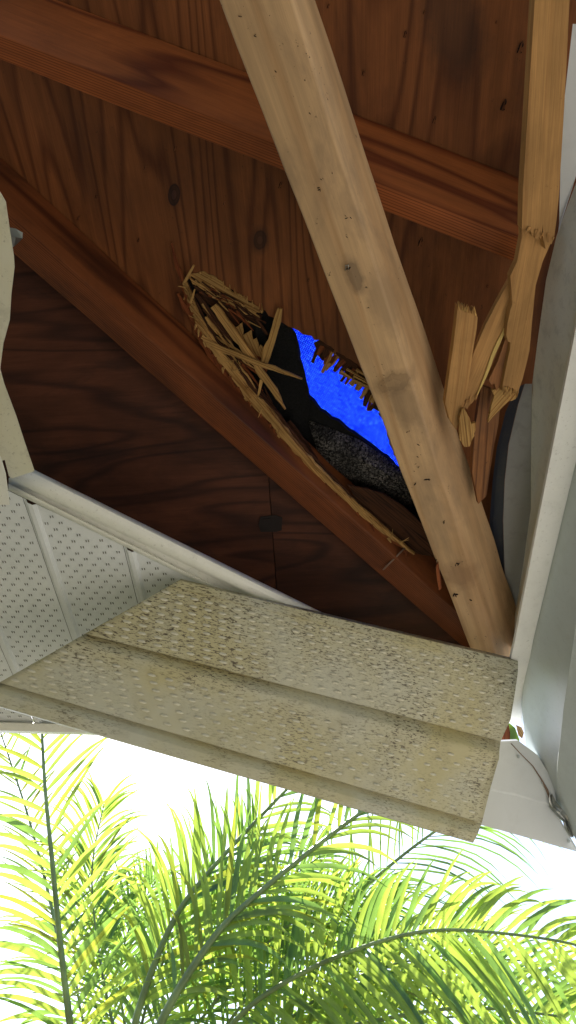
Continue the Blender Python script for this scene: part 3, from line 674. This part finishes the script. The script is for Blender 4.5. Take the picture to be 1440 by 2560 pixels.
# ------------------------------------------------------------------ soffit still in place at left
sf = empty('vented_soffit', at_z(200, 1600, 1.4)); tag(sf, 'white perforated soffit still in place at the lower left', 'soffit')
ZS = 1.40
s0 = lambda x, y, h=0: at_z(x, y, ZS + h)
ribs = [((-60, 1200), (28, 1640)), ((69, 1277), (178, 1590)), ((310, 1376), (352, 1500)), ((560, 1500), (600, 1600))]
RD = (s0(177, 1588) - s0(69, 1277)).normalized()
RX = Vector((RD.y, -RD.x, 0)); 
if RX.x < 0: RX = -RX
# panels bounded by rib lines; each panel: flat with a raised rib along its left side
cutU = (s0(10, 1222), s0(492, 1450))
p_r0, p_r1 = s0(69, 1277), s0(315, 1388)
w_panel = (p_r1 - p_r0).dot(RX)
FB0, FB1 = s0(0, 1806), s0(900, 1822)
def clip_t(base, a, b):      # distance along RD from base to line a-b
    d = b - a; den = RD.x * d.y - RD.y * d.x; q = a - base
    return (q.x * d.y - q.y * d.x) / den
for k in range(-2, 4):
    rows = []
    prof = [(0, 0), (.006, .0), (.010, -.009), (.020, -.009), (.026, 0), (w_panel * .5, 0.0005), (w_panel - .004, 0), (w_panel - .0015, 0.0)]
    pts = []
    for off, h in prof:
        base = p_r0 + RX * (w_panel * k + off)
        t0, t1 = clip_t(base, *cutU) - .0, clip_t(base, FB0, FB1)
        if t1 < t0 + .02: t1 = t0 + .02
        rows.append([base + RD * (t0 + (t1 - t0) * i / 5) + Vector((0, 0, h)) for i in range(6)])
    pan = sheet('soffit_panel', rows, M['white_clean'], sf, .0010)
    v, f = [], []                                   # pressed vent slots
    nr = 13
    for c in range(5):
        for j in range(-4, 60):
            off = .036 + (w_panel - .05) * (c + (.5 if j % 2 else 0)) / 4.6
            base = p_r0 + RX * (w_panel * k + off)
            t0, t1 = clip_t(base, *cutU) + .018, clip_t(base, FB0, FB1) - .02
            tt = j * .0205
            if not (t0 < tt < t1) or off > w_panel - .014: continue
            p = base + RD * tt + Vector((0, 0, -.0012))
            for dx in (-.003, .003):
                q = p + RX * dx; n0 = len(v)
                for sx, sy, sz in ((-.0012, -.0036, 0), (.0012, -.0036, 0), (.0012, .0036, 0), (-.0012, .0036, 0), (-.0002, -.003, -.0012), (-.0002, .003, -.0012)):
                    v.append(q + RX * sx + RD * sy + Vector((0, 0, sz)))
                f += [(n0, n0 + 4, n0 + 5, n0 + 3), (n0 + 4, n0 + 1, n0 + 2, n0 + 5), (n0, n0 + 1, n0 + 4), (n0 + 3, n0 + 5, n0 + 2)]
    if v:
        o = mesh('vent_slots', v, f, M['slot'], frame(p_r0, RD, Vector((0, 0, -1))), pan); o['kind'] = 'stuff'
# mitre channel
def row(a, b, z0, z1=None, n=10): 
    z1 = z0 if z1 is None else z1
    return line(at_z(*a, z0), at_z(*b, z1), n)
ch = sheet('mitre_channel', [row((72, 1168), (830, 1544), 1.415), row((66, 1175), (820, 1549), 1.400), row((46, 1183), (800, 1552), 1.390), row((30, 1190), (780, 1554), 1.388), row((22, 1196), (740, 1540), 1.394),
    row((22, 1198), (720, 1532), 1.412), row((21, 1209), (600, 1497), 1.412), row((21, 1210), (595, 1496), 1.392), row((21, 1225), (560, 1486), 1.392)], M['white'], None, .001, True)
tag(ch, 'white rolled metal channel along the slanting end of the soffit', 'channel')
# fascia lip under the far eave
fl = sheet('eave_trim', [row((-160, 1800), (760, 1822), 1.40), row((-160, 1803), (760, 1826), 1.385), row((-160, 1822), (760, 1845), 1.380), row((-160, 1828), (760, 1850), 1.42)], M['white'], None, .001)
tag(fl, 'white metal lip along the far eave below the soffit', 'metal trim')

# ------------------------------------------------------------------ hanging soffit panel
a_, b_ = at_z(1290, 1650, 1.375), at_z(450, 1450, 1.365)
PP = plane_of(a_, b_, at_f(1180, 2105, 2.0))
def fP(x, y, h=0): return hit(x, y, PP[0] + PP[1] * h, PP[1])          # h towards the viewer
left0, left1 = Vector((452, 1448)), Vector((-70, 1746))
prof = [  # fraction down the left end, point on the right end, relief
 (0.0, (1294, 1648), -.022), (.012, (1295, 1655), .0), (.055, (1294, 1674), .003), (.062, (1294, 1679), -.003), (.2, (1288, 1732), 0), (.33, (1276, 1798), .001), (.455, (1252, 1852), 0), (.460, (1251, 1855), -.021),
 (.512, (1247, 1880), .002), (.528, (1247, 1886), .003), (.56, (1247, 1898), .003), (.57, (1245, 1903), 0), (.7, (1226, 1968), .001), (.865, (1204, 2056), 0), (.870, (1203, 2059), -.021), (.922, (1194, 2084), .001), (.93, (1192, 2087), .002), (1.0, (1184, 2105), .001), (1.004, (1183, 2107), -.006)]
rows = []
NC = 60
for t, rp, h in prof:
    l = left0.lerp(left1, t); r = Vector(rp); rw = []
    for i in range(NC):
        s_ = i / (NC - 1); p = l.lerp(r, s_)
        bend = 0
        if s_ > .80: bend = -.24 * (s_ - .80)
        dent = .010 * math.exp(-((p.x - 1100) ** 2 + (p.y - 1840) ** 2) / 700)
        rag = 3 * noise.noise(Vector((t * 9, 3.3, 0))) if s_ == 1 else 0
        rw.append(fP(p.x + rag, p.y, h + bend * .6 - dent + .003 * noise.noise(Vector((p.x * .004, p.y * .006, 1)))))
    rows.append(rw)
hp_ = sheet('hanging_soffit_panel', rows, M['panel'], None, .0012, True); tag(hp_, 'dirty cream soffit panel hanging loose across the opening below the corner', 'soffit panel')
# pressed louvres
v, f = [], []
for band, (ta, tb, nr) in enumerate(((.075, .44, 8), (.575, .85, 7))):
    for r_ in range(nr):
        t = ta + (tb - ta) * (r_ + .5) / nr
        # right end by interpolation of profile
        for k in range(len(prof) - 1):
            if prof[k][0] <= t <= prof[k + 1][0]: break
        q = (t - prof[k][0]) / (prof[k + 1][0] - prof[k][0]); rp = Vector(prof[k][1]).lerp(Vector(prof[k + 1][1]), q); l = left0.lerp(left1, t)
        n = 25
        for c in range(n):
            s_ = (c + (.5 if r_ % 2 else 0) + .4) / n
            if s_ > .985: continue
            P0 = l.lerp(rp, s_); bend = -.144 * max(0, s_ - .8)
            c0 = fP(P0.x, P0.y, bend + .002); d = (fP(*(l.lerp(rp, s_ + .01)), bend + .002) - c0).normalized(); up_ = PP[1]; cr = up_.cross(d)
            n0 = len(v); LN, WD, HT = .0115, .0042, .0040
            for u_, w_, h_ in ((-1, 0, 0), (-.5, -.8, 0), (.5, -.8, 0), (1, 0, 0), (.5, .8, 0), (-.5, .8, 0), (-.45, .1, 1), (.45, .1, 1)):
                v.append(c0 + d * LN * u_ + cr * WD * w_ + up_ * HT * h_)
            f += [(n0, n0 + 1, n0 + 6), (n0 + 1, n0 + 2, n0 + 7, n0 + 6), (n0 + 2, n0 + 3, n0 + 7), (n0 + 3, n0 + 4, n0 + 7), (n0 + 4, n0 + 5, n0 + 6, n0 + 7), (n0 + 5, n0, n0 + 6)]
o = mesh('vent_louvres', v, f, M['louvre'], hp_.matrix_basis.copy(), hp_, True, fix=False); o['kind'] = 'stuff'

# ------------------------------------------------------------------ metal fascia and gutter at right
def pline(pts, z, n=None): return [at_z(x, y, z) for x, y in pts]
Lx = lambda y: 1405 - .195 * (y - 1000)
ys = [-200, 100, 400, 700, 850, 1000, 1150, 1300, 1450, 1600, 1700, 1808]
Rx = lambda y: Lx(y) + 46 - .0075 * max(0, (y - 1150))
Rx = lambda y: 1440 - .24 * (y - 1150) if y < 1640 else 1322 - .12 * (y - 1640)
Lxx = lambda y: Lx(y) if y < 1645 else 1266
strip = [[at_z(Lxx(y) - 5, y, 1.412) for y in ys], [at_z(Lxx(y), y, 1.40) for y in ys], [at_z(Rx(y), y, 1.40) for y in ys], [at_z(Rx(y) + 4, y, 1.425) for y in ys]]
o = sheet('fascia_lip', strip, M['lip'], None, .0012); tag(o, 'bright white flat lip of the fascia running down to the corner', 'metal trim')
# inner face of the metal fascia
inn = [(1470, 380), (1425, 500), (1392, 590), (1366, 700), (1345, 850), (1326, 1000), (1325, 1120), (1325, 1280), (1306, 1420), (1286, 1540), (1282, 1620)]
low = [(Lx(y), y) for x, y in inn]
inner = [[at_z(x + 1, y, 1.404) for x, y in low], [at_z(.5 * (a[0] + b[0]), b[1], 1.48) for a, b in zip(low, inn)], [at_z(x, y, 1.55) for x, y in inn]]
o = sheet('fascia_cover', inner, M['fascia'], None, .0012); tag(o, 'olive-shaded inner side of the metal fascia behind the white lip', 'fascia')
d1 = [(1330, 960), (1329, 1010), (1328, 1110), (1327, 1200), (1327, 1300), (1308, 1440), (1288, 1580)]; d2 = [(1312, 960), (1296, 1010), (1272, 1110), (1262, 1200), (1258, 1300), (1262, 1440), (1278, 1580)]; d3 = [(1300, 965), (1272, 1030), (1250, 1120), (1240, 1200), (1232, 1300), (1246, 1440), (1270, 1580)]
o = sheet('fascia_flange', [[at_z(x, y, 1.542) for x, y in d1], [at_z(x, y, 1.552) for x, y in d2]], M['taupe'], None, .0012); tag(o, 'metal flange bowing out behind the olive fascia, shade put into its dull colour', 'metal trim')
o = sheet('drip_edge', [[at_z(x - 1, y, 1.553) for x, y in d2], [at_z(x, y, 1.562) for x, y in d3], [at_z(x - 8, y, 1.568) for x, y in d3]], M['drip'], None, .0012); tag(o, 'metal edge in the gap between fascia and roof deck, blue light and shade put into its colour', 'drip edge')
wb = [[at_z(x, y, 1.46) for x, y in ((1432, 60), (1412, 240), (1402, 400), (1398, 560))], [at_z(x, y, 1.45) for x, y in ((1480, 60), (1462, 260), (1440, 440), (1396, 580))]]
o = sheet('drip_edge', wb, M['white_clean'], None, .0012); tag(o, 'white metal edge showing behind the edge board at the upper right', 'drip edge')
# gutter along the right eave
gt = empty('gutter', at_z(1400, 1600, 1.4)); tag(gt, 'pale grey gutter underside running down the right edge', 'gutter', 'gutters meeting at the torn corner')
GP = plane_of(at_z(1323, 1640, 1.404), at_z(1440, 1150, 1.404), at_f(1440, 2105, 2.15))
fG = lambda x, y, h=0: hit(x, y, *GP) - GP[1] * h
gl = [(1628, 500), (1437, 1130), (1378, 1370), (1314, 1640), (1303, 1760), (1312, 1846), (1318, 1892), (1362, 1970), (1440, 2100), (1480, 2170)]
rid = [(1800, 500), (1520, 1130), (1465, 1370), (1428, 1640), (1408, 1770), (1400, 1850), (1393, 1905), (1390, 1975), (1446, 2096), (1486, 2166)]
far_ = [(2000, 500), (1640, 1130), (1580, 1370), (1530, 1640), (1510, 1770), (1500, 1850), (1490, 1905), (1490, 1975), (1520, 2090), (1560, 2160)]
mid_ = [((a[0] + b[0]) / 2, (a[1] + b[1]) / 2) for a, b in zip(gl, rid)]
sheet('gutter_bottom', [[fG(x, y, .03) for x, y in gl], [fG(x + 1, y) for x, y in gl], [fG(x, y, -.002) for x, y in mid_], [fG(x, y) for x, y in rid], [fG(x + 5, y, -.005) for x, y in rid], [fG(x + 12, y, 0) for x, y in rid], [fG(x, y, .02) for x, y in far_], [fG(x + 10, y, .10) for x, y in far_]], M['gutter'], gt, .0012, True)
# gutter piece along the far eave
g2 = empty('gutter', at_f(1300, 2000, 2.05)); tag(g2, 'white gutter end with screw heads, sagging below the torn mitre joint', 'gutter', 'gutters meeting at the torn corner')
HP = plane_of(at_f(1440, 2130, 2.18), at_f(1270, 1850, 1.98), at_f(600, 1905, 2.0))
fH = lambda x, y, h=0: hit(x, y, *HP) - HP[1] * h
t1 = [(300, 1640), (700, 1725), (1000, 1795), (1180, 1832), (1250, 1852), (1296, 1850), (1344, 1886), (1378, 1944), (1388, 1986), (1398, 2044), (1436, 2112)]
t2 = [(300, 1724), (700, 1838), (1000, 1916), (1180, 1960), (1250, 1976), (1282, 1982), (1318, 1992), (1356, 2003), (1382, 2012), (1404, 2056), (1440, 2118)]
t3 = [(300, 1815), (700, 1928), (1000, 2009), (1180, 2056), (1250, 2075), (1282, 2084), (1318, 2094), (1352, 2103), (1378, 2111), (1404, 2118), (1444, 2129)]
sheet('gutter_bottom', [[fH(x, y, .02) for x, y in t1], [fH(x, y + 2) for x, y in t1], [fH(x, y, -.003) for x, y in t2], [fH(x, y + 6, 0) for x, y in t2], [fH(x, y) for x, y in t3], [fH(x, y + 2, .05) for x, y in t3]], M['white_clean'], g2, .0012)
for x, y in ((1295, 1891), (1356, 1957), (1421, 2101)):
    c = fH(x, y, -.005); d = (fH(x + 9, y) - c).normalized(); u_ = HP[1]
    sv = [c + (d * math.cos(k * math.pi / 5) + u_.cross(d) * math.sin(k * math.pi / 5)) * .006 * r_ + u_ * h_ for r_, h_ in ((1, -.002), (.9, .001), (.45, .002), (.42, .0005)) for k in range(10)]
    sfc = [(a * 10 + k, a * 10 + (k + 1) % 10, a * 10 + 10 + (k + 1) % 10, a * 10 + 10 + k) for a in range(3) for k in range(10)] + [tuple(range(30, 40))]
    mesh('screw_head', sv, sfc, M['gutter'], Matrix.Translation(c), g2, True)
# torn strip of sealant on the mitre joint
sl = [fH(x, y, -.006) for x, y in ((1276, 1858), (1300, 1884), (1330, 1914), (1352, 1948), (1366, 1975), (1372, 1995))]
o = tube('mitre_sealant', sl, [.0012, .0012, .0014, .002, .004, .002], M['rust']); tag(o, 'thin dark line of torn sealant along the gutter mitre', 'sealant')
random.seed(3)
cr_ = []
for y, xa, xb in ((1986, 1368, 1376), (2000, 1368, 1384), (2014, 1370, 1396), (2026, 1378, 1404), (2036, 1390, 1412), (2048, 1400, 1420), (2066, 1408, 1424), (2090, 1420, 1430)):
    cr_.append([fH(xa + (xb - xa) * i / 4, y + random.uniform(-4, 4), -.008 - random.uniform(0, .014)) for i in range(5)])
o = sheet('torn_flashing', cr_, M['steel'], None, .0012); tag(o, 'crumpled scrap of torn shiny metal at the gutter corner', 'metal scrap')

# leaf caught in the torn corner
lf_ = px_slab('fallen_leaf', [(1271, 1806), (1279, 1812), (1288, 1820), (1293, 1834), (1299, 1850), (1297, 1862), (1288, 1858), (1280, 1866), (1275, 1850), (1276, 1832)], lambda x, y: at_f(x, y, 2.16), .002, M['leaf'], ((1273, 1808), (1292, 1860)))
tag(lf_, 'bright green leaf caught in the open gutter corner', 'leaf')
lf_ = px_slab('dry_leaf', [(1262, 1812), (1274, 1810), (1277, 1832), (1274, 1858), (1260, 1862), (1252, 1848)], lambda x, y: at_f(x, y, 2.18), .002, M['splinter_red'], ((1262, 1812), (1264, 1860)))
tag(lf_, 'dry brown leaf scrap beside the green leaf in the gutter corner', 'leaf')
lf_ = px_slab('dry_leaf', [(1290, 1812), (1304, 1818), (1310, 1832), (1306, 1846), (1296, 1838)], lambda x, y: at_f(x, y, 2.20), .002, M['splinter'], ((1290, 1812), (1306, 1840)))
tag(lf_, 'pale tan leaf scrap wedged under the end of the fascia lip', 'leaf')

# ------------------------------------------------------------------ palms
def ribbon(p0, d, side, L, wid, droop, n=7, twist=0):
    """a leaflet: folded strip that arches and hangs; returns verts, faces"""
    v, f = [], []; p = p0.copy(); dd = d.normalized(); st = L / n
    for i in range(n + 1):
        u = i / n; ww = wid * (min(1, .35 + 3.2 * u) if u < .25 else 1) * (1 - u ** 2.6) + .0006
        b = (side - dd * side.dot(dd)).normalized(); nn = dd.cross(b)
        v += [p + b * ww * .5, p + nn * ww * .16, p - b * ww * .5]
        dd = (dd + Vector((0, 0, -1)) * droop * (0.15 + u * 1.5) / n).normalized(); p = p + dd * st
    for i in range(n):
        a = i * 3; f += [(a, a + 1, a + 4, a + 3), (a + 1, a + 2, a + 5, a + 4)]
    return v, f
def smooth_curve(pts, n):
    out = []
    m = len(pts) - 1
    for i in range(n):
        t = i / (n - 1) * m; k = min(int(t), m - 1); q = t - k
        p0, p1, p2, p3 = pts[max(0, k - 1)], pts[k], pts[k + 1], pts[min(m, k + 2)]
        out.append(.5 * ((2 * p1) + (p2 - p0) * q + (2 * p0 - 5 * p1 + 4 * p2 - p3) * q * q + (3 * p1 - p0 - 3 * p2 + p3) * q ** 3))
    return out
NLEAF = [0]
def frond(root, pts, npair, L, wid, mats, roll=0, droop=.9, ang=52, rbase=.016, single=False, lift=.15, seed=0, s0_=0.12, taper=True, upk=1):
    rd = random.Random(seed); C = smooth_curve(pts, 40)
    rr = [rbase * (1 - .7 * i / 39) for i in range(40)]
    rach = tube('frond', C, rr, M['rachis'], root, 6)
    allv, allf = {}, {}
    for side_s in (-1, 1):
        for k in range(npair):
            s_ = s0_ + (1 - s0_) * (k + .5 + rd.uniform(-.3, .3)) / npair; i = min(38, int(s_ * 39)); p = C[i].lerp(C[i + 1], s_ * 39 - i); T = (C[i + 1] - C[i]).normalized()
            view = (O - p).normalized(); sd = T.cross(view).normalized(); nn = sd.cross(T)
            sd2 = (sd * math.cos(roll) + nn * math.sin(roll)) * side_s
            a = R(ang + rd.uniform(-9, 9)) * (1 - .35 * s_)
            d = T * math.cos(a) + sd2 * math.sin(a) + Vector((0, 0, lift + rd.uniform(-.1, .1))) + nn * rd.uniform(-.22, .22)
            ll = L * rd.uniform(.85, 1.12) * (min(1, .55 + 1.8 * (s_ - s0_)) if taper else 1) * (1 - .5 * max(0, s_ - .6) / .4)
            if d.z > 0: ll *= upk
            v, f = ribbon(p, d, T.cross(d).normalized().cross(d) * 1.0 + T * .6, ll, wid * rd.uniform(.8, 1.15), droop * rd.uniform(.6, 1.5))
            mt = mats[min(len(mats) - 1, int(rd.random() ** 2.4 * len(mats)))]
            if single and NLEAF[0] < 300:
                NLEAF[0] += 1; mesh('leaflet', v, f, mt, Matrix.Translation(p), rach, True, fix=False)
            else:
                V = allv.setdefault(mt.name, []); n0 = len(V); V += v; allf.setdefault(mt.name, []).extend([tuple(q + n0 for q in t) for t in f])
    for mn in allv:
        o = mesh('leaflets', allv[mn], allf[mn], bpy.data.materials[mn], Matrix.Translation(C[20]), rach, True, fix=False); o['kind'] = 'stuff'
    return rach
lv = [M['leaf'], M['leaf2'], M['leaf3']]
def pf(pts): return [at_f(x, y, d) for x, y, d in pts]
def palm(base_px, label):
    b = at_f(*base_px); r = empty('palm_tree', Vector((b.x, b.y, 0))); tag(r, label, 'palm tree', 'palms beyond the eave')
    return r, b
def trunk(root, top, rad):
    b = Vector((top.x, top.y, 0)); tube('trunk', [b, b.lerp(top, .3), b.lerp(top, .6), b.lerp(top, .85), top], [rad * 1.25, rad, rad, rad * .9, rad * .7], M['trunk'], root, 14)
# left palm
r1, b1 = palm((215, 2700, 4.3), 'feathery palm at the lower left with an upright frond')
trunk(r1, b1, .09)
frond(r1, pf([(190, 2660, 4.25), (172, 2540, 4.15), (150, 2350, 4.05), (130, 2150, 3.95), (112, 1960, 3.9), (104, 1800, 3.9), (100, 1640, 3.9)]), 28, .50, .030, lv, roll=.25, droop=.8, ang=60, rbase=.02, single=True, seed=1, s0_=.05, taper=False)
frond(r1, pf([(190, 2660, 4.5), (160, 2430, 4.9), (120, 2230, 5.0), (70, 2040, 5.1), (18, 1880, 5.2), (-30, 1740, 5.3)]), 26, .46, .022, lv, roll=-.3, droop=.5, ang=50, rbase=.014, seed=2)
# middle palm
r2_, b2 = palm((330, 2720, 4.6), 'dense palm in the lower middle with two long slanting stalks')
trunk(r2_, b2, .10)
frond(r2_, pf([(330, 2640, 4.4), (345, 2530, 4.3), (420, 2330, 4.2), (505, 2200, 4.15), (705, 1985, 4.1), (860, 1830, 4.1)]), 32, .62, .029, lv, roll=.5, droop=1.5, ang=60, rbase=.022, single=True, seed=3, lift=.35, s0_=.2)
frond(r2_, pf([(390, 2640, 4.2), (410, 2540, 4.1), (530, 2350, 4.0), (650, 2230, 3.95), (890, 2040, 3.9), (1060, 1930, 3.9)]), 32, .60, .028, lv, roll=.4, droop=1.4, ang=55, rbase=.024, single=True, seed=4, lift=.3, s0_=.25)
# right palm
r3_, b3 = palm((520, 2760, 5.0), 'palm at the lower right with a broad arching frond')
trunk(r3_, b3, .09)
frond(r3_, pf([(500, 2660, 4.4), (620, 2520, 4.2), (760, 2430, 4.1), (900, 2370, 4.0), (1050, 2330, 3.95), (1200, 2328, 3.9), (1440, 2362, 3.85), (1640, 2440, 3.8)]), 58, .72, .029, [M['leaf'], M['leaf2'], M['leaf2']], roll=.2, droop=1.3, ang=66, rbase=.014, single=True, seed=5, lift=.05, s0_=.12, taper=False, upk=.62)
frond(r3_, pf([(520, 2720, 4.8), (700, 2610, 4.6), (900, 2560, 4.5), (1150, 2520, 4.4), (1400, 2540, 4.3)]), 50, .62, .026, [M['leaf'], M['leaf2']], roll=.2, droop=.9, ang=60, seed=6)
frond(r3_, pf([(620, 2560, 5.0), (800, 2330, 4.8), (980, 2160, 4.7), (1150, 2040, 4.6), (1330, 1960, 4.6)]), 40, .8, .014, [M['leaf2'], M['leaf']], roll=.5, droop=1.7, ang=62, seed=7, lift=.2)
# fronds further back
rb = random.Random(77)
bg = [((330, 2650), (300, 2470), (320, 2330), (390, 2200)), ((300, 2640), (250, 2400), (230, 2180), (260, 2010)), ((360, 2650), (460, 2450), (560, 2250), (640, 2110)), ((420, 2650), (560, 2480), (700, 2330), (860, 2230)),
      ((480, 2680), (640, 2470), (800, 2320), (980, 2260)), ((560, 2700), (760, 2520), (950, 2420), (1180, 2380)), ((330, 2700), (370, 2500), (450, 2330), (560, 2230)), ((700, 2700), (900, 2600), (1150, 2540), (1420, 2560)),
      ((260, 2700), (200, 2520), (190, 2330), (230, 2160)), ((600, 2660), (700, 2540), (820, 2450), (960, 2420)), ((440, 2680), (470, 2520), (560, 2400), (680, 2330)), ((800, 2700), (1000, 2480), (1200, 2400), (1440, 2420)),
      ((500, 2600), (580, 2400), (680, 2240), (800, 2140))]
for i, c in enumerate(bg):
    rt = (r1, r2_, r3_)[0 if c[-1][0] < 330 else 1 if c[-1][0] < 750 else 2]
    f0 = rb.uniform(4.7, 5.8)
    frond(rt, pf([(x, y, f0 - .1 * k) for k, (x, y) in enumerate(c)]), 36, rb.uniform(.45, .7), .021, lv if i % 2 else [M['leaf2'], M['leaf']], roll=rb.uniform(-.6, .6), droop=rb.uniform(.7, 1.4), ang=rb.uniform(48, 62), seed=100 + i, lift=rb.uniform(.05, .3), rbase=.011)
print('OBJ', len(bpy.data.objects))
